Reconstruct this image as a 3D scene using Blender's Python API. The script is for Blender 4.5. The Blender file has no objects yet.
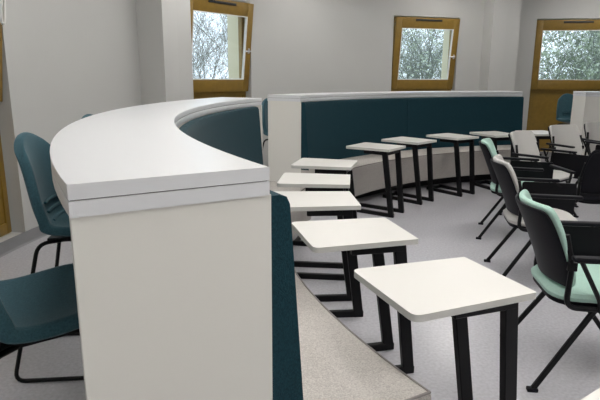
import bpy, bmesh, math, random
from mathutils import Vector, Matrix
random.seed(7)
S = bpy.context.scene
COL = S.collection
PI = math.pi
CX, CY = 3.790, 3.504            # centre of the round room and of the curved benches

# ------------------------------------------------------------------ materials
def mat(name, col, rough=0.5, metal=0.0, spec=0.5, noise=None, bump=None, sheen=0.0, coat=0.0):
    """noise = (scale, amount, detail): brightness variation; bump = (scale, strength)"""
    m = bpy.data.materials.new(name); m.use_nodes = True
    nt = m.node_tree; b = nt.nodes['Principled BSDF']
    b.inputs['Base Color'].default_value = (*col, 1)
    b.inputs['Roughness'].default_value = rough
    b.inputs['Metallic'].default_value = metal
    b.inputs['Specular IOR Level'].default_value = spec
    b.inputs['Sheen Weight'].default_value = sheen
    b.inputs['Sheen Roughness'].default_value = 0.4
    b.inputs['Coat Weight'].default_value = coat
    tc = nt.nodes.new('ShaderNodeTexCoord')
    if noise:
        n = nt.nodes.new('ShaderNodeTexNoise'); n.inputs['Scale'].default_value = noise[0]
        n.inputs['Detail'].default_value = noise[2] if len(noise) > 2 else 3
        nt.links.new(tc.outputs['Object'], n.inputs['Vector'])
        r = nt.nodes.new('ShaderNodeValToRGB')
        a = noise[1]
        r.color_ramp.elements[0].position = 0.3; r.color_ramp.elements[1].position = 0.7
        r.color_ramp.elements[0].color = (*[max(0, c * (1 - a)) for c in col], 1)
        r.color_ramp.elements[1].color = (*[min(1, c * (1 + a)) for c in col], 1)
        nt.links.new(n.outputs['Fac'], r.inputs['Fac'])
        nt.links.new(r.outputs['Color'], b.inputs['Base Color'])
    if bump:
        n2 = nt.nodes.new('ShaderNodeTexNoise'); n2.inputs['Scale'].default_value = bump[0]
        n2.inputs['Detail'].default_value = 2
        nt.links.new(tc.outputs['Object'], n2.inputs['Vector'])
        bp = nt.nodes.new('ShaderNodeBump'); bp.inputs['Strength'].default_value = bump[1]
        bp.inputs['Distance'].default_value = 0.004
        nt.links.new(n2.outputs['Fac'], bp.inputs['Height'])
        nt.links.new(bp.outputs['Normal'], b.inputs['Normal'])
    return m

def emit(name, col, s):
    m = bpy.data.materials.new(name); m.use_nodes = True
    b = m.node_tree.nodes['Principled BSDF']
    b.inputs['Base Color'].default_value = (0.8, 0.8, 0.8, 1)
    b.inputs['Emission Color'].default_value = (*col, 1)
    b.inputs['Emission Strength'].default_value = s
    return m

def glass_mat():
    m = bpy.data.materials.new('window_glass'); m.use_nodes = True
    nt = m.node_tree; nt.nodes.clear()
    o = nt.nodes.new('ShaderNodeOutputMaterial')
    t = nt.nodes.new('ShaderNodeBsdfTransparent'); t.inputs['Color'].default_value = (0.955, 0.97, 0.975, 1)
    g = nt.nodes.new('ShaderNodeBsdfGlossy'); g.inputs['Roughness'].default_value = 0.02
    f = nt.nodes.new('ShaderNodeFresnel'); f.inputs['IOR'].default_value = 1.25
    mx = nt.nodes.new('ShaderNodeMixShader')
    nt.links.new(f.outputs[0], mx.inputs[0]); nt.links.new(t.outputs[0], mx.inputs[1]); nt.links.new(g.outputs[0], mx.inputs[2])
    nt.links.new(mx.outputs[0], o.inputs['Surface'])
    return m

M = dict(
    wall=mat('painted_wall', (0.53, 0.53, 0.515), 0.75, noise=(1.2, 0.02)),
    ceil=mat('ceiling_paint', (0.7, 0.7, 0.68), 0.9),
    floor=mat('grey_vinyl', (0.52, 0.515, 0.55), 0.24, spec=0.45, noise=(60, 0.10, 5), bump=(9, 0.06)),
    skirt=mat('coved_skirting', (0.25, 0.25, 0.26), 0.5),
    white=mat('white_laminate', (0.80, 0.785, 0.735), 0.42, spec=0.4),
    ctop=mat('white_counter_top', (0.745, 0.755, 0.775), 0.28, spec=0.5),
    ttop=mat('white_table_laminate', (0.75, 0.735, 0.70), 0.35, spec=0.45),
    tedge=mat('pale_table_edging', (0.62, 0.615, 0.585), 0.5),
    seam=mat('dark_joint', (0.12, 0.115, 0.11), 0.8),
    teal=mat('teal_wool', (0.011, 0.043, 0.058), 0.9, spec=0.15, noise=(160, 0.22, 4), bump=(260, 0.5), sheen=0.10),
    stool=mat('teal_upholstery', (0.042, 0.104, 0.130), 0.85, spec=0.2, noise=(180, 0.2, 4), bump=(300, 0.4), sheen=0.15),
    tweed=mat('grey_tweed', (0.52, 0.49, 0.46), 0.95, spec=0.1, noise=(210, 0.22, 3), bump=(220, 0.5)),
    pipe=mat('tweed_piping', (0.26, 0.24, 0.23), 0.95),
    plinth=mat('black_plinth', (0.012, 0.012, 0.013), 0.5),
    black=mat('black_powder_coat', (0.003, 0.003, 0.004), 0.45, spec=0.25),
    plastic=mat('black_plastic', (0.006, 0.006, 0.009), 0.5, spec=0.16, bump=(400, 0.08)),
    tablet=mat('black_tablet', (0.003, 0.003, 0.005), 0.4, spec=0.2),
    mint=mat('mint_fabric', (0.44, 0.64, 0.56), 0.9, spec=0.15, noise=(200, 0.08), sheen=0.1),
    darkfab=mat('black_fabric', (0.010, 0.010, 0.013), 0.9, spec=0.1, noise=(200, 0.1)),
    pale=mat('pale_grey_fabric', (0.55, 0.54, 0.52), 0.9, spec=0.15, noise=(200, 0.08), sheen=0.1),
    ochre=mat('ochre_stained_wood', (0.25, 0.150, 0.022), 0.5, noise=(14, 0.10, 4)),
    reveal=mat('cream_reveal', (0.72, 0.66, 0.48), 0.6),
    gasket=mat('black_gasket', (0.02, 0.02, 0.02), 0.6),
    metal=mat('satin_metal', (0.62, 0.63, 0.64), 0.3, metal=1.0),
    bead=mat('white_bead', (0.75, 0.75, 0.72), 0.5),
    glass=glass_mat(),
    bark=mat('winter_bark', (0.22, 0.24, 0.21), 0.9, noise=(9, 0.4)),
    twig=mat('pale_lichen_twig', (0.20, 0.21, 0.19), 0.9, noise=(9, 0.3)),
    leaf=mat('small_evergreen_leaf', (0.42, 0.48, 0.36), 0.7, noise=(3, 0.5)),
    grass=mat('winter_grass', (0.20, 0.24, 0.14), 0.95, noise=(2, 0.4)),
    render=mat('pale_outside_render', (0.62, 0.56, 0.42), 0.9, noise=(5, .06)),
    led=emit('led_diffuser', (1.0, 0.97, 0.93), 14.5),
)

# ------------------------------------------------------------------ helpers
def link(name, bm, m, parent=None, smooth=True, loc=None, rot=None):
    me = bpy.data.meshes.new(name)
    bmesh.ops.recalc_face_normals(bm, faces=bm.faces)
    bm.to_mesh(me); bm.free()
    ms = m if isinstance(m, (list, tuple)) else [m]
    for x in ms: me.materials.append(x)
    if smooth:
        for p in me.polygons: p.use_smooth = True
        try: me.set_sharp_from_angle(angle=math.radians(35))
        except Exception: pass
    o = bpy.data.objects.new(name, me); COL.objects.link(o)
    if parent is not None: o.parent = parent
    if loc is not None: o.location = loc
    if rot is not None: o.rotation_euler = rot
    return o

def thing(name, label, cat, loc=(0, 0, 0), rz=0.0, group=None):
    o = bpy.data.objects.new(name, None); COL.objects.link(o)
    o.empty_display_size = 0.1
    o.location = loc; o.rotation_euler = (0, 0, rz)
    o['label'] = label; o['category'] = cat
    if group: o['group'] = group
    return o

def struct(o):
    o['kind'] = 'structure'; return o

def dup(root, loc, rz, label, group=None):
    r = root.copy(); COL.objects.link(r); r.location = loc; r.rotation_euler = (0, 0, rz)
    r['label'] = label
    if group: r['group'] = group
    for ch in list(root.children):
        c = ch.copy(); COL.objects.link(c); c.parent = r
        for g in list(ch.children):
            d = g.copy(); COL.objects.link(d); d.parent = c
    return r

def box(bm, a, b, bev=0.0, mtx=None, mi=0):
    x0, y0, z0 = a; x1, y1, z1 = b
    r = bmesh.ops.create_cube(bm, size=1.0)
    vs = r['verts']
    for v in vs:
        v.co = Vector(((x0 + x1) / 2 + v.co.x * (x1 - x0), (y0 + y1) / 2 + v.co.y * (y1 - y0), (z0 + z1) / 2 + v.co.z * (z1 - z0)))
    fs = set(f for v in vs for f in v.link_faces)
    for f in fs: f.material_index = mi
    if mtx is not None:
        for v in vs: v.co = mtx @ v.co
    if bev:
        es = list(set(e for v in vs for e in v.link_edges))
        bmesh.ops.bevel(bm, geom=es, offset=bev, segments=2, affect='EDGES', profile=0.5)

def beam(bm, p, q, w, h, side=None, bev=0.003):
    """rectangular bar from p to q; w along 'side', h across"""
    p = Vector(p); q = Vector(q); d = (q - p).normalized()
    s = Vector(side) if side else Vector((0, 1, 0))
    s = (s - d * s.dot(d)).normalized(); t = d.cross(s)
    vs = []
    for c in (p, q):
        for i, j in ((-1, -1), (1, -1), (1, 1), (-1, 1)):
            vs.append(bm.verts.new(c + s * i * w / 2 + t * j * h / 2))
    fs = [(0, 1, 2, 3), (7, 6, 5, 4), (0, 4, 5, 1), (1, 5, 6, 2), (2, 6, 7, 3), (3, 7, 4, 0)]
    for f in fs: bm.faces.new([vs[i] for i in f])
    if bev:
        es = list(set(e for v in vs for e in v.link_edges))
        bmesh.ops.bevel(bm, geom=es, offset=bev, segments=1, affect='EDGES')

def smooth_path(pts, r=0.05, n=5):
    """round the corners of a polyline"""
    pts = [Vector(p) for p in pts]; out = [pts[0]]
    for i in range(1, len(pts) - 1):
        a, b, c = pts[i - 1], pts[i], pts[i + 1]
        k = min(r, (a - b).length * 0.48, (c - b).length * 0.48)
        p0 = b + (a - b).normalized() * k; p1 = b + (c - b).normalized() * k
        for j in range(n + 1):
            t = j / n
            out.append((1 - t) ** 2 * p0 + 2 * t * (1 - t) * b + t * t * p1)
    out.append(pts[-1]); return out

def tube(bm, pts, r, n=8, r1=None):
    pts = [Vector(p) for p in pts]
    prev = None; rings = []
    up = Vector((0, 0, 1))
    for i, p in enumerate(pts):
        d = ((pts[min(i + 1, len(pts) - 1)] - pts[max(i - 1, 0)])).normalized()
        if prev is None:
            s = d.cross(up)
            if s.length < 1e-3: s = d.cross(Vector((1, 0, 0)))
            s.normalize()
        else:
            s = (prev - d * prev.dot(d)).normalized()
        prev = s; t = d.cross(s)
        rr = r if r1 is None else r + (r1 - r) * i / (len(pts) - 1)
        rings.append([bm.verts.new(p + (s * math.cos(2 * PI * k / n) + t * math.sin(2 * PI * k / n)) * rr) for k in range(n)])
    for a, b in zip(rings, rings[1:]):
        for k in range(n): bm.faces.new((a[k], a[(k + 1) % n], b[(k + 1) % n], b[k]))
    bm.faces.new(rings[0][::-1]); bm.faces.new(rings[-1])

def polar(th, r, z=0.0):
    t = math.radians(th); return Vector((CX + r * math.cos(t), CY + r * math.sin(t), z))

def sweep(bm, prof, t0, t1, step=1.2, mi=0):
    """(r, z) profile swept about the room centre from t0 to t1 degrees, capped"""
    n = max(2, int(abs(t1 - t0) / step)); rings = []
    for i in range(n + 1):
        th = t0 + (t1 - t0) * i / n
        rings.append([bm.verts.new(polar(th, r, z)) for r, z in prof])
    k = len(prof)
    for a, b in zip(rings, rings[1:]):
        for j in range(k):
            f = bm.faces.new((a[j], a[(j + 1) % k], b[(j + 1) % k], b[j])); f.material_index = mi
    for r in (rings[0][::-1], rings[-1]):
        f = bm.faces.new(r); f.material_index = mi

def rprof(r0, z0, r1, z1, rad=(0, 0, 0, 0), n=4):
    """rounded rectangle profile; radii at (r0,z0), (r1,z0), (r1,z1), (r0,z1)"""
    cs = [((r0, z0), (1, 0), (0, 1)), ((r1, z0), (0, 1), (-1, 0)), ((r1, z1), (-1, 0), (0, -1)), ((r0, z1), (0, -1), (1, 0))]
    out = []
    for (c, nx, pv), k in zip(cs, rad):
        if k <= 0: out.append(c); continue
        # arrive along -pv ... leave along nx
        p0 = (c[0] + pv[0] * k, c[1] + pv[1] * k); p1 = (c[0] + nx[0] * k, c[1] + nx[1] * k)
        for j in range(n + 1):
            t = j / n
            out.append(((1 - t) ** 2 * p0[0] + 2 * t * (1 - t) * c[0] + t * t * p1[0], (1 - t) ** 2 * p0[1] + 2 * t * (1 - t) * c[1] + t * t * p1[1]))
    return out

# ------------------------------------------------------------------ room shell
RW = 6.20; CEIL = 3.0
bm = bmesh.new()
vs = [bm.verts.new(polar(i * 3, RW + 0.25, 0.0)) for i in range(120)]
bm.faces.new(vs)
r = bmesh.ops.extrude_face_region(bm, geom=bm.faces[:])
bmesh.ops.translate(bm, verts=[v for v in r['geom'] if isinstance(v, bmesh.types.BMVert)], vec=(0, 0, -0.12))
struct(link('floor', bm, M['floor'], smooth=False))
bm = bmesh.new()
vs = [bm.verts.new(polar(i * 3, RW + 0.25, CEIL)) for i in range(120)]
bm.faces.new(vs)
r = bmesh.ops.extrude_face_region(bm, geom=bm.faces[:])
bmesh.ops.translate(bm, verts=[v for v in r['geom'] if isinstance(v, bmesh.types.BMVert)], vec=(0, 0, 0.12))
struct(link('ceiling', bm, M['ceil'], smooth=False))

WIN_W = 1.18; WZ0, WZ1 = 0.10, 2.36
WINS = {1: 176.75, 2: 141.8, 3: 106.0, 4: 81.55}
WW = {1: 1.18, 2: 1.18, 3: 1.18, 4: 1.36}
HALF = {k: math.degrees(math.asin((v / 2 + 0.01) / RW)) for k, v in WW.items()}
def wall(name, t0, t1, wins):
    bm = bmesh.new(); c = t0
    pr = lambda a, b: [(RW, a), (RW + 0.25, a), (RW + 0.25, b), (RW, b)]
    for k in sorted(wins, key=lambda q: WINS[q]):
        w, hf = WINS[k], HALF[k]
        sweep(bm, pr(0, CEIL), c, w - hf)
        sweep(bm, pr(0, WZ0 - 0.01), w - hf, w + hf); sweep(bm, pr(WZ1 + 0.01, CEIL), w - hf, w + hf)
        c = w + hf
    sweep(bm, pr(0, CEIL), c, t1)
    return struct(link(name, bm, M['wall']))
wall('wall_left', 152, 240, [1])
wall('wall_back', 60, 152, [2, 3, 4])
wall('wall_right', -30, 60, [])
wall('wall_front', 240, 330, [])
def skirting(name, t0, t1):
    bm = bmesh.new()
    sweep(bm, [(RW - 0.035, 0.0), (RW, 0.0), (RW, 0.10), (RW - 0.006, 0.10), (RW - 0.008, 0.03), (RW - 0.016, 0.010)], t0, t1)
    return struct(link(name, bm, M['skirt']))
skirting('baseboard_left', 154.4, 240); skirting('baseboard_back', 96.8, 149.2); skirting('baseboard_right', 0, 91.6)
for i, (a, b) in enumerate(((149.5, 154.1), (91.9, 96.4))):
    bm = bmesh.new(); sweep(bm, [(5.85, 0), (RW + 0.01, 0), (RW + 0.01, CEIL), (5.85, CEIL)], a, b, step=5)
    struct(link('trim_%d' % (i + 1), bm, M['wall'], smooth=False))

# ------------------------------------------------------------------ windows
def window(idx, th, tilt, width, y0=0.10):
    org = polar(th, math.sqrt(RW ** 2 - (WIN_W / 2) ** 2))
    root = bpy.data.objects.new('window_%d' % idx, None); COL.objects.link(root); struct(root)
    root.location = org; root.rotation_euler = (0, 0, math.radians(th - 90))
    w = width / 2; y1 = y0 + 0.07
    bm = bmesh.new()
    box(bm, (-w, y0, WZ0), (-w + 0.06, y1, WZ1), 0.003); box(bm, (w - 0.06, y0, WZ0), (w, y1, WZ1), 0.003)
    box(bm, (-w + 0.06, y0, WZ1 - 0.09), (w - 0.06, y1, WZ1), 0.003)
    box(bm, (-w + 0.06, y0, 1.13), (w - 0.06, y1, 1.22), 0.003)
    box(bm, (-w + 0.06, y0, WZ0), (w - 0.06, y1, WZ0 + 0.09), 0.003)
    link('frame', bm, M['ochre'], root)
    bm = bmesh.new(); box(bm, (-w + 0.06, y0 + 0.015, WZ0 + 0.09), (w - 0.06, y1 - 0.015, 1.13))
    link('spandrel_panel', bm, M['ochre'], root, smooth=False)
    bm = bmesh.new(); box(bm, (-w, y1 - 0.06, WZ0 - 0.01), (w, y1 + 0.14, WZ0)); link('sill', bm, M['reveal'], root, smooth=False)
    # outer jamb lining, seen through the glass
    bm = bmesh.new()
    for s in (-1, 1):
        box(bm, (min(s * w, s * (w - 0.03)), y1, 1.2), (max(s * w, s * (w - 0.03)), y1 + 0.24, WZ1))
    link('jamb_lining', bm, M['reveal'], root, smooth=False)
    # inward tilting sash, hinged on its bottom rail
    sz0, sz1 = 1.195, WZ1 - 0.005
    H = sz1 - sz0; sw = w - 0.01; t = 0.055
    bm = bmesh.new()
    box(bm, (-sw, -t, 0), (-sw + 0.105, 0, H), 0.004); box(bm, (sw - 0.105, -t, 0), (sw, 0, H), 0.004)
    box(bm, (-sw + 0.105, -t, 0), (sw - 0.105, 0, 0.16), 0.004); box(bm, (-sw + 0.105, -t, H - 0.17), (sw - 0.105, 0, H), 0.004)
    sash = link('sash', bm, M['ochre'], root, loc=(0, y0 - 0.002, sz0), rot=(math.radians(tilt), 0, 0))
    gx, g0, g1 = sw - 0.105, 0.16, H - 0.17
    bm = bmesh.new()
    for a, b in (((-gx, -t - 0.002, g0), (gx, -0.02, g0 + 0.012)), ((-gx, -t - 0.002, g1 - 0.012), (gx, -0.02, g1)),
                 ((-gx, -t - 0.002, g0 + 0.012), (-gx + 0.012, -0.02, g1 - 0.012)), ((gx - 0.012, -t - 0.002, g0 + 0.012), (gx, -0.02, g1 - 0.012))):
        box(bm, a, b)
    link('glazing_bead', bm, M['bead'], sash, smooth=False)
    bm = bmesh.new(); box(bm, (-gx, -0.034, g0), (gx, -0.028, g1)); link('glass', bm, M['glass'], sash, smooth=False)
    bm = bmesh.new()
    box(bm, (-0.24, -t - 0.012, H - 0.055), (0.24, -t - 0.001, H - 0.025), 0.002)
    link('trickle_vent', bm, M['gasket'], sash)
    if idx == 1: return root, sash
    bm = bmesh.new(); hx = sw - 0.05; hz = H * 0.47
    box(bm, (hx - 0.014, -t - 0.012, hz - 0.035), (hx + 0.014, -t - 0.001, hz + 0.035), 0.003)
    tube(bm, smooth_path([(hx, -t - 0.01, hz), (hx, -t - 0.05, hz), (hx - (0.12 if tilt else 0.0), -t - 0.055, hz - (0 if tilt else 0.12))], 0.02), 0.010)
    link('handle', bm, M['metal'], sash)
    return root, sash
w4, s4 = window(1, WINS[1], 6.5, WW[1], 0.11)
window(2, WINS[2], 6.5, WW[2]); window(3, WINS[3], 5.5, WW[3]); window(4, WINS[4], 0, WW[4])
# white opening stay on the left window
bm = bmesh.new()
pts = []
for i in range(25):
    a = 2 * PI * i / 24; c, s = math.cos(a), math.sin(a)
    pts.append((0.055 * math.copysign(abs(c) ** 0.45, c), 0, 0.098 * math.copysign(abs(s) ** 0.45, s)))
tube(bm, pts, 0.011, 8)
link('stay_loop', bm, M['bead'], s4, loc=(WIN_W / 2 - 0.052, -0.085, 0.70), rot=(0, 0, 0.35))

# ------------------------------------------------------------------ banquettes
RI, RO = 4.48, 4.912
def banquette(name, label, t0, t1, seated=True, seam=0, inset=0.10):
    """t0 < t1 in degrees"""
    root = thing(name, label, 'bench seat' if seated else 'partition', (0, 0, 0))
    bm = bmesh.new(); sweep(bm, rprof(RI + 0.008, 0.0, RO - 0.27, 1.134), t0 + 0.3, t1 - 0.3)
    link('carcass', bm, M['white'], root)
    for e0, e1 in ((t0 + 0.06, t0 + 0.32), (t1 - 0.32, t1 - 0.06)):
        bm = bmesh.new(); sweep(bm, rprof(RI - 0.006, 0.0, RO - 0.002, 1.134), e0, e1); link('end_panel', bm, M['white'], root, smooth=False)
    bm = bmesh.new(); sweep(bm, rprof(RI, 1.169, RO, 1.20, (.002, .002, .002, .002), 2), t0, t1)
    link('counter_top', bm, M['ctop'], root)
    bm = bmesh.new(); sweep(bm, rprof(RI, 1.134, RO, 1.1665, (.002, .002, .002, .002), 2), t0, t1)
    link('under_slab', bm, M['ctop'], root)
    bm = bmesh.new(); sweep(bm, rprof(RI + .004, 1.166, RO - .004, 1.1695), t0 + .06, t1 - .06)
    link('joint_strip', bm, M['seam'], root, smooth=False)
    if not seated: return root
    a, b = t0 + inset, t1 - 0.07
    for i, (u0, u1) in enumerate(((a, seam - 0.03), (seam + 0.03, b))):
        bm = bmesh.new()
        pf = [(RI - .007, 0.40), (RI - .007, 1.130), (RI - .030, 1.130), (RI - .048, 1.124), (RI - .057, 1.105), (RI - .060, 1.07), (RI - .108, 0.44), (RI - .108, 0.40)]
        sweep(bm, pf, u0, u1)
        link('backrest', bm, M['teal'], root)
    bm = bmesh.new(); sweep(bm, rprof(3.915, 0.125, RI - .007, 0.450, (.012, 0, .004, .030)), a, b)
    link('seat', bm, M['tweed'], root)
    bm = bmesh.new()
    n = 60
    pp = [polar(a + (b - a) * i / n, 3.922, 0.444) for i in range(n + 1)]
    tube(bm, pp, 0.0045, 6)
    for th in (a, b):
        tube(bm, [polar(th, 3.925, 0.447), polar(th, RI - .12, 0.447)], 0.0045, 6)
    link('piping', bm, M['pipe'], root)
    bm = bmesh.new(); sweep(bm, rprof(4.15, 0.0, RI - .007, 0.125), a + 0.6, b - 0.6)
    link('plinth', bm, M['plinth'], root)
    return root
banquette('curved_banquette', 'near curved white counter with teal back and grey tweed bench on its inner side', 158.0, 210.5, seam=186.5, inset=2.4)
banquette('curved_banquette', 'far curved white counter with dark teal back and grey bench below the middle window', 97.8, 147.8, seam=122.8)
banquette('curved_partition', 'white counter end at the right edge of the photo behind the chairs', 52.0, 86.0, seated=False)

# ------------------------------------------------------------------ C-frame tables
D, A, B = 0.49, 0.217, 0.1945
def round_poly(pts, rads, n=6):
    out = []
    k = len(pts)
    for i in range(k):
        a, b, c = Vector(pts[i - 1]), Vector(pts[i]), Vector(pts[(i + 1) % k])
        r = rads[i]
        p0 = b + (a - b).normalized() * r; p1 = b + (c - b).normalized() * r
        for j in range(n + 1):
            t = j / n; out.append((1 - t) ** 2 * p0 + 2 * t * (1 - t) * b + t * t * p1)
    return out
def make_table(label):
    root = thing('laptop_table', label, 'table', group='wedge topped tables along the curved benches')
    z1, z0 = 0.70, 0.676
    pl = round_poly([(0, A), (0, -A), (D, -B), (D, B)], [0.035, 0.035, 0.006, 0.006])
    bm = bmesh.new()
    top = [bm.verts.new((p.x, p.y, z1)) for p in pl]; bot = [bm.verts.new((p.x, p.y, z0)) for p in pl]
    bm.faces.new(top).material_index = 0; bm.faces.new(bot[::-1]).material_index = 0
    k = len(pl)
    for i in range(k):
        f = bm.faces.new((bot[i], bot[(i + 1) % k], top[(i + 1) % k], top[i])); f.material_index = 1
    o = link('table_top', bm, [M['ttop'], M['tedge']], root)
    vf = 0.148; vb = 0.120
    for s in (1, -1):
        bm = bmesh.new()                       # C-shaped side: top bar, sloping leg, floor bar
        v = s * vf
        beam(bm, (0.19, v, 0.655), (0.445, v, 0.655), 0.03, 0.042)
        bm2 = bm
        vl = s * vb
        beam(bm2, (0.418, v, 0.674), (0.508, vl, 0.002), 0.032, 0.055)
        beam(bm2, (0.535, vl, 0.0195), (0.0, vl, 0.0195), 0.032, 0.039)
        link('leg_frame', bm, M['black'], root)
    bm = bmesh.new(); beam(bm, (0.015, -vb + .015, 0.0155), (0.015, vb - .015, 0.0155), 0.03, 0.031, side=(1, 0, 0)); link('floor_bar', bm, M['black'], root)
    bm = bmesh.new(); beam(bm, (0.43, -vf + .015, 0.653), (0.43, vf - .015, 0.653), 0.03, 0.046, side=(1, 0, 0)); link('top_bar', bm, M['black'], root)
    return root
TB = [((0.26957, 1.72062), 0.35945, 'white wedge-topped table nearest the camera beside the open end of the near bench'),
      ((0.00633, 2.38708), 0.24632, 'white wedge-topped table directly behind the nearest table'),
      ((-0.16176, 3.10621), 0.07878, 'white wedge-topped table third from the front along the near bench'),
      ((-0.13730, 3.78681), -0.09806, 'white wedge-topped table fourth from the front along the near bench'),
      ((-0.02957, 4.54993), -0.23201, 'white wedge-topped table farthest along the near bench, before the gap'),
      ((0.58656, 5.76655), -0.61669, 'white wedge-topped table leftmost along the far bench'),
      ((1.07022, 6.39394), -0.78501, 'white wedge-topped table second from the left along the far bench'),
      ((1.71638, 6.86632), -0.93947, 'white wedge-topped table third from the left along the far bench')]
for th, lb in ((110.6, 'white wedge-topped table along the far bench half hidden behind the mint chair'),
               (100.2, 'white wedge-topped table at the right end of the far bench before the ochre panel')):
    p = polar(th, 3.95); TB.append(((p.x, p.y), math.radians(th - 180), lb))
TB.append(((0.71, 1.144), math.radians(-55), 'white table corner at the bottom right edge of the photo'))
tp = make_table(TB[0][2])
for i, ((x, y), rz, lb) in enumerate(TB):
    if i == 0: tp.location = (x, y, 0); tp.rotation_euler = (0, 0, rz)
    else:
        t = dup(tp, (x, y, 0), rz, lb)
        if i == 10: t['group'] = ''; del t['group']

# ------------------------------------------------------------------ bar stools (upholstered shell on a sled frame)
def make_stool(label):
    root = thing('bar_stool', label, 'stool', group='teal bar stools at the outside of the counters')
    # side profile of the shell (x forward, z up) with half width
    P = [(0.205, 0.690, 0.170), (0.195, 0.712, 0.198), (0.14, 0.722, 0.218), (0.05, 0.712, 0.226), (-0.05, 0.702, 0.226), (-0.12, 0.712, 0.224),
         (-0.165, 0.745, 0.222), (-0.188, 0.80, 0.218), (-0.205, 0.88, 0.208), (-0.222, 0.97, 0.195), (-0.238, 1.05, 0.178), (-0.246, 1.10, 0.155), (-0.251, 1.135, 0.110)]
    def surf(i, t):
        x, z, w = P[i]; x += 0.115; z += 0.012
        v = t * w
        k = abs(t) ** 2.2
        seat = 1 if i < 6 else 0
        lift = 0.035 * k * (1 - i / 24)
        return Vector((x + (0.0 if seat else (0.055, 0.045, 0.025, 0.010)[max(0, i - 9)] * k), v, z + (lift if seat else 0.0) - (0.0, 0.012, 0.03, 0.035)[max(0, i - 9)] * abs(t) ** 2))
    NW = 14
    bm = bmesh.new(); grid = []
    for i in range(len(P)):
        grid.append([bm.verts.new(surf(i, -1 + 2 * j / NW)) for j in range(NW + 1)])
    for i in range(len(P) - 1):
        for j in range(NW): bm.faces.new((grid[i][j], grid[i + 1][j], grid[i + 1][j + 1], grid[i][j + 1]))
    bmesh.ops.recalc_face_normals(bm, faces=bm.faces)
    # thicken away from the sitter
    fn = bm.faces[len(bm.faces) // 3].normal
    bmesh.ops.solidify(bm, geom=bm.faces[:], thickness=0.045 if fn.z > 0 else -0.045)
    sh = link('seat_shell', bm, M['stool'], root)
    md = sh.modifiers.new('sub', 'SUBSURF'); md.levels = 2; md.render_levels = 2
    # three stitched pleats low on the inside of the back
    bm = bmesh.new()
    for x, z in ((-0.150, 0.747), (-0.171, 0.788), (-0.181, 0.830)):
        tube(bm, [(x + 0.115 + 0.012 * abs(y / 0.11) ** 2, y, z) for y in (-0.11, -0.06, 0, 0.06, 0.11)], 0.007, 6)
    link('pleats', bm, M['stool'], root)
    for s in (1, -1):
        bm = bmesh.new()
        tube(bm, smooth_path([(0.03, s * 0.10, 0.652), (-0.085, s * 0.165, 0.652), (-0.225, s * 0.235, 0.009), (0.30, s * 0.235, 0.009), (0.265, s * 0.165, 0.652), (0.15, s * 0.10, 0.652)], 0.05), 0.0095, 8)
        link('leg', bm, M['black'], root)
    bm = bmesh.new()
    tube(bm, [(0.2825, -0.20, 0.33), (0.2825, 0.20, 0.33)], 0.008); link('footrest', bm, M['black'], root)
    bm = bmesh.new()
    box(bm, (-0.06, -0.12, 0.645), (0.20, 0.12, 0.664), 0.006); link('seat_plate', bm, M['black'], root)
    return root
def stool_at(x, y, deg, label, first=[None]):
    if first[0] is None:
        first[0] = make_stool(label); o = first[0]; o.location = (x, y, 0); o.rotation_euler = (0, 0, math.radians(deg))
    else: o = dup(first[0], (x, y, 0), math.radians(deg), label)
    return o
stool_at(-1.125, 2.54, 6, 'teal bar stool with its back in full view against the grey left wall')
stool_at(-0.875, 1.495, 38, 'teal bar stool nearest the camera, only its seat showing at the left edge')
stool_at(-1.30, 3.755, -2, 'bar stool hidden behind the near counter, only the tip of its back showing')
stool_at(-0.265, 6.66, -38, 'teal bar stool glimpsed in the gap between the two curved counters')
stool_at(4.44, 9.02, -82, 'teal bar stool in front of the ochre panel beneath the right window')

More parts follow.
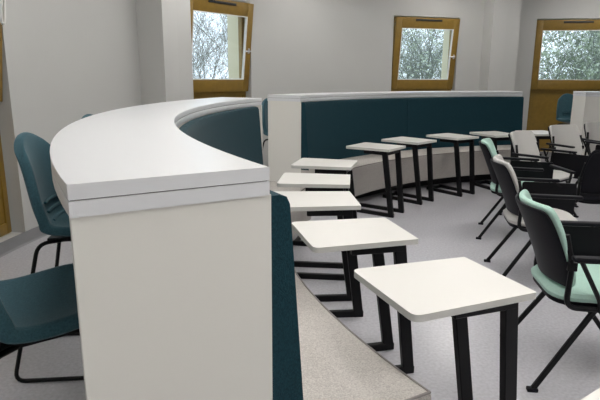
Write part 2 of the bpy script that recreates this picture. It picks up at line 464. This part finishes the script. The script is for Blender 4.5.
# ------------------------------------------------------------------ armchairs with writing tablets
def make_chair(fab, label, tablet=True):
    root = thing('tablet_armchair', label, 'chair', group='stacking armchairs with folding writing tablets')
    # seat: domed cushion on a frame
    def pad(prof, N=6, dome=0.012, th=0.045):
        pass
    bm = bmesh.new()
    outl = round_poly([(-0.215, 0.215), (-0.215, -0.215), (0.245, -0.235), (0.245, 0.235)], [0.12, 0.12, 0.10, 0.10], 6)
    layers = [(0.90, 0.418), (1.0, 0.428), (1.015, 0.445), (0.98, 0.462), (0.88, 0.470)]
    rings = [[bm.verts.new((p.x * k + (0.01 if z > .46 else 0), p.y * k, z - 0.02 * max(0, (p.x - 0.1) / 0.15) ** 2 * (z > .43))) for p in outl] for k, z in layers]
    n = len(outl)
    for a, b in zip(rings, rings[1:]):
        for i in range(n): bm.faces.new((a[i], a[(i + 1) % n], b[(i + 1) % n], b[i]))
    bm.faces.new(rings[0][::-1])
    c = bm.verts.new((0.0, 0, 0.472))
    for i in range(n): bm.faces.new((rings[-1][i], rings[-1][(i + 1) % n], c))
    link('seat', bm, fab, root)
    bm = bmesh.new()
    o2 = [bm.verts.new((p.x * .96, p.y * .96, 0.402)) for p in outl]; o3 = [bm.verts.new((p.x * .96, p.y * .96, 0.419)) for p in outl]
    bm.faces.new(o2[::-1]); bm.faces.new(o3)
    for i in range(n): bm.faces.new((o2[i], o2[(i + 1) % n], o3[(i + 1) % n], o3[i]))
    link('seat_pan', bm, M['plastic'], root)
    # curved back: (z, x, half width)
    Q = [(0.485, -0.195, 0.190), (0.51, -0.203, 0.212), (0.58, -0.225, 0.222), (0.67, -0.262, 0.226), (0.76, -0.298, 0.226), (0.825, -0.329, 0.220), (0.848, -0.340, 0.200)]
    def back(off, thick, zs, ws, m, name):
        bm = bmesh.new(); NW = 12; g = []
        for z, x, w in Q:
            g.append([bm.verts.new((x + off + 0.055 * (abs(-1 + 2 * j / NW)) ** 2 * (w / 0.2) ** 2, (-1 + 2 * j / NW) * w * ws, 0.485 + (z - 0.485) * zs)) for j in range(NW + 1)])
        for a, b in zip(g, g[1:]):
            for j in range(NW): bm.faces.new((a[j], a[j + 1], b[j + 1], b[j]))
        bmesh.ops.recalc_face_normals(bm, faces=bm.faces)
        sgn = 1 if bm.faces[10].normal.x > 0 else -1
        bmesh.ops.solidify(bm, geom=bm.faces[:], thickness=thick * sgn)
        o = link(name, bm, m, root)
        md = o.modifiers.new('sub', 'SUBSURF'); md.levels = 1; md.render_levels = 2
        return o
    back(0.0, 0.014, 0.975, 1.0, M['plastic'], 'back_shell')
    back(0.030, 0.030, 1.03, 0.97, fab, 'back_cushion')
    for s in (1, -1):
        bm = bmesh.new()
        tube(bm, smooth_path([(-0.262 + .075, s * 0.213, 0.735), (-0.225 + .07, s * 0.226, 0.60), (-0.165, s * 0.232, 0.405), (0.16, s * 0.232, 0.395)], 0.05), 0.0125, 8)
        box(bm, (-0.175, s * 0.222 - 0.016, 0.575), (-0.135, s * 0.222 + 0.016, 0.615), 0.004)
        link('back_post', bm, M['black'], root)
        for (tx, ty, fx, fy) in ((-0.03, 0.222, -0.275, 0.262), (-0.02, 0.222, 0.275, 0.262)):
            bm = bmesh.new(); beam(bm, (tx, s * ty, 0.405), (fx, s * fy, 0.012), 0.018, 0.024)
            lg = link('leg', bm, M['black'], root)
            bm = bmesh.new(); box(bm, (fx - 0.026, s * fy - 0.015, 0.0), (fx + 0.022, s * fy + 0.015, 0.018), 0.004)
            link('foot_glide', bm, M['plastic'], lg)
        bm = bmesh.new()
        tube(bm, smooth_path([(-0.02, s * 0.236, 0.395), (-0.035, s * 0.262, 0.45), (-0.15, s * 0.300, 0.650)], 0.03), 0.0105, 8)
        link('arm_post', bm, M['black'], root)
        bm = bmesh.new(); box(bm, (-0.185, s * 0.300 - 0.022, 0.644), (0.19, s * 0.300 + 0.024, 0.666), 0.009)
        link('armrest', bm, M['plastic'], root)
    if tablet:
        bm = bmesh.new()
        pl = round_poly([(-0.06, 0.385), (0.32, 0.385), (0.32, 0.632), (-0.06, 0.632)], [0.04, 0.04, 0.02, 0.02])
        a = [bm.verts.new((p.x, 0.328, p.y)) for p in pl]; b = [bm.verts.new((p.x, 0.342, p.y)) for p in pl]
        bm.faces.new(a); bm.faces.new(b[::-1])
        for i in range(len(pl)): bm.faces.new((a[i], a[(i + 1) % len(pl)], b[(i + 1) % len(pl)], b[i]))
        tb = link('writing_tablet', bm, M['tablet'], root)
        bm = bmesh.new(); tube(bm, smooth_path([(0.12, 0.300, 0.645), (0.14, 0.330, 0.648), (0.22, 0.336, 0.60)], 0.02), 0.009); link('hinge', bm, M['black'], tb)
    return root
mint = make_chair(M['mint'], 'mint green armchair nearest the camera at the right edge, black back shell turned to us')
grey = make_chair(M['pale'], 'pale grey armchair with black back shell standing between two mint chairs')
R_ = math.radians
def put(o, x, y, d): o.location = (x, y, 0); o.rotation_euler = (0, 0, R_(d))
put(mint, 1.375, 2.465, -7)
put(grey, 1.675, 3.71, -12)
dup(mint, (1.935, 4.78, 0), R_(-20), 'mint green armchair farthest along the row, beside the far tables')
dup(grey, (2.46, 5.46, 0), R_(-50), 'pale grey armchair facing us in front of the far bench end')
dup(grey, (3.20, 6.22, 0), R_(-68), 'pale grey armchair facing us before the white table end and ochre panel')
dup(grey, (3.83, 6.66, 0), R_(-80), 'pale grey armchair cut off by the right edge in front of the white counter end')
dark = make_chair(M['darkfab'], 'dark backed armchair at the right edge turned away from us', tablet=False)
put(dark, 2.49, 4.50, 92)

# ------------------------------------------------------------------ ceiling lights (above the picture)
def make_light():
    root = thing('ceiling_light', 'square flush ceiling light above the room', 'ceiling light', group='square ceiling lights')
    bm = bmesh.new()
    for a, b in (((-.32, -.32, -.03), (-.29, .32, 0)), ((.29, -.32, -.03), (.32, .32, 0)), ((-.29, -.32, -.03), (.29, -.29, 0)), ((-.29, .29, -.03), (.29, .32, 0))): box(bm, a, b)
    link('frame', bm, M['bead'], root, smooth=False)
    bm = bmesh.new(); box(bm, (-.29, -.29, -.025), (.29, .29, -.005)); link('diffuser', bm, M['led'], root, smooth=False)
    return root
LS = [(lambda v: (v.x, v.y))(polar(t, r)) for t, r in ((78, 5.2), (104, 5.2), (128, 5.2), (150, 5.2), (172, 5.1), (196, 4.6), (214, 4.2), (232, 5.0), (250, 5.0), (270, 5.0), (228, 3.2), (180, 3.0), (196, 1.7), (140, 2.2), (90, 1.2))]
l0 = make_light()
for i, (x, y) in enumerate(LS):
    if i == 0: l0.location = (x, y, CEIL)
    else: dup(l0, (x, y, CEIL), 0, l0['label'])

# ------------------------------------------------------------------ outside
bm = bmesh.new()
vs = [bm.verts.new((CX + 40 * math.cos(2 * PI * i / 48), CY + 40 * math.sin(2 * PI * i / 48), -0.13)) for i in range(48)]
bm.faces.new(vs)
struct(link('ground', bm, M['grass'], smooth=False))

def shrub_mesh(seed, h, stems, spread, twigs, leaves, r0=0.018):
    rnd = random.Random(seed); bm = bmesh.new(); lf = bmesh.new()
    def seg(p, d, L, r, depth):
        pts = [p]; q = p
        for i in range(3):
            d = (d + Vector((rnd.gauss(0, .16), rnd.gauss(0, .16), rnd.gauss(0.03, .12)))).normalized()
            q = q + d * L / 3; pts.append(q)
        tube(bm, pts, r, 4 if depth else 5, r * 0.55)
        if depth >= 3: 
            if leaves:
                for _ in range(leaves):
                    c = pts[rnd.randint(1, 3)] + Vector((rnd.gauss(0, .05), rnd.gauss(0, .05), rnd.gauss(0, .05)))
                    u = Vector((rnd.gauss(0, 1), rnd.gauss(0, 1), rnd.gauss(0, 1))).normalized(); w = u.orthogonal().normalized()
                    s = rnd.uniform(.02, .045)
                    f = [lf.verts.new(c + u * s * 1.6), lf.verts.new(c + w * s * .6), lf.verts.new(c - u * s * 1.6), lf.verts.new(c - w * s * .6)]
                    lf.faces.new(f)
            return
        for _ in range(twigs):
            k = rnd.randint(1, 3)
            a = Vector((rnd.gauss(0, 1), rnd.gauss(0, 1), rnd.gauss(0.2, .6))).normalized()
            seg(pts[k], (d * 0.9 + a * 0.9).normalized(), L * rnd.uniform(.5, .8), r * 0.5, depth + 1)
    for i in range(stems):
        a = rnd.uniform(0, 2 * PI)
        seg(Vector((math.cos(a) * .15 * spread, math.sin(a) * .15 * spread, 0)), Vector((math.cos(a) * .35 * spread, math.sin(a) * .35 * spread, 1)).normalized(), h * rnd.uniform(.45, .6), r0, 0)
    return bm, lf
def make_tree(name, seed, h, stems, spread, twigs, leaves, barkm, label, cat, group):
    bm, lf = shrub_mesh(seed, h, stems, spread, twigs, leaves, 0.018 if leaves else 0.013)
    root = thing(name, label, cat, group=group)
    link('branches', bm, barkm, root, smooth=False)
    if leaves: link('foliage', lf, M['leaf'], root, smooth=False)
    else: lf.free()
    return root
b1 = make_tree('bare_tree', 3, 3.9, 9, 0.6, 6, 0, M['twig'], 'bare grey twiggy tree outside the left window', 'tree', 'bare trees outside the left window')
b2 = make_tree('bare_shrub', 5, 3.4, 10, 0.7, 6, 1, M['bark'], 'bare tangled shrub outside the middle window', 'shrub', 'shrubs outside the middle window')
b3 = make_tree('leafy_shrub', 9, 3.3, 10, 0.7, 6, 2, M['bark'], 'small leaved evergreen shrub outside the right window', 'shrub', 'evergreen shrubs outside the right window')
def ring(proto, spots, lab, grp):
    for i, (x, y, a) in enumerate(spots):
        if i == 0: proto.location = (x, y, -0.13); proto.rotation_euler = (0, 0, a)
        else: dup(proto, (x, y, -0.13), a, lab, grp)
def along(px, dist): return ((px - 300) / 544 * dist, dist)
def spots(pxs, ds, seed):
    r = random.Random(seed); out = []
    for d in ds:
        for p in pxs:
            x, y = along(p + r.uniform(-8, 8), d + r.uniform(-.5, .5)); out.append((x, y, r.uniform(0, 6)))
    return out
ring(b1, spots((214,), (12.8, 21.5), 1), b1['label'], b1['group'])
ring(b2, spots((420,), (13.2, 22.5), 2), b2['label'], b2['group'])
ring(b3, spots((578,), (14.2, 23.5), 3), b3['label'], b3['group'])

# ------------------------------------------------------------------ sky
w = bpy.data.worlds.new('overcast_sky'); S.world = w; w.use_nodes = True
nt = w.node_tree; bg = nt.nodes['Background']
tc = nt.nodes.new('ShaderNodeTexCoord'); sp = nt.nodes.new('ShaderNodeSeparateXYZ'); rp = nt.nodes.new('ShaderNodeValToRGB')
nt.links.new(tc.outputs['Generated'], sp.inputs[0]); nt.links.new(sp.outputs['Z'], rp.inputs['Fac']); nt.links.new(rp.outputs['Color'], bg.inputs['Color'])
rp.color_ramp.elements[0].color = (0.80, 0.90, 1.0, 1); rp.color_ramp.elements[1].color = (0.70, 0.84, 1.0, 1)
bg.inputs['Strength'].default_value = 2.3

# ------------------------------------------------------------------ camera
f = 544.0; pit = 0.224333; roll = 0.0050643; H = 1.40336
c, s = math.cos(pit), math.sin(pit)
Rv = Vector((1, 0, 0)); Fv = Vector((0, c, -s)); Uv = Vector((0, s, c))
R2 = math.cos(roll) * Rv + math.sin(roll) * Uv; U2 = -math.sin(roll) * Rv + math.cos(roll) * Uv
cam = bpy.data.cameras.new('camera'); co = bpy.data.objects.new('camera', cam); COL.objects.link(co)
cam.sensor_fit = 'HORIZONTAL'; cam.sensor_width = 36; cam.lens = f * 36 / 600; cam.clip_start = 0.02; cam.clip_end = 200
co.matrix_world = Matrix(((R2.x, U2.x, -Fv.x, 0), (R2.y, U2.y, -Fv.y, 0), (R2.z, U2.z, -Fv.z, H), (0, 0, 0, 1)))
S.camera = co
S.view_settings.view_transform = 'Standard'; S.view_settings.look = 'None'; S.view_settings.gamma = 1
S.view_settings.use_curve_mapping = False
S.view_settings.exposure = 0.06
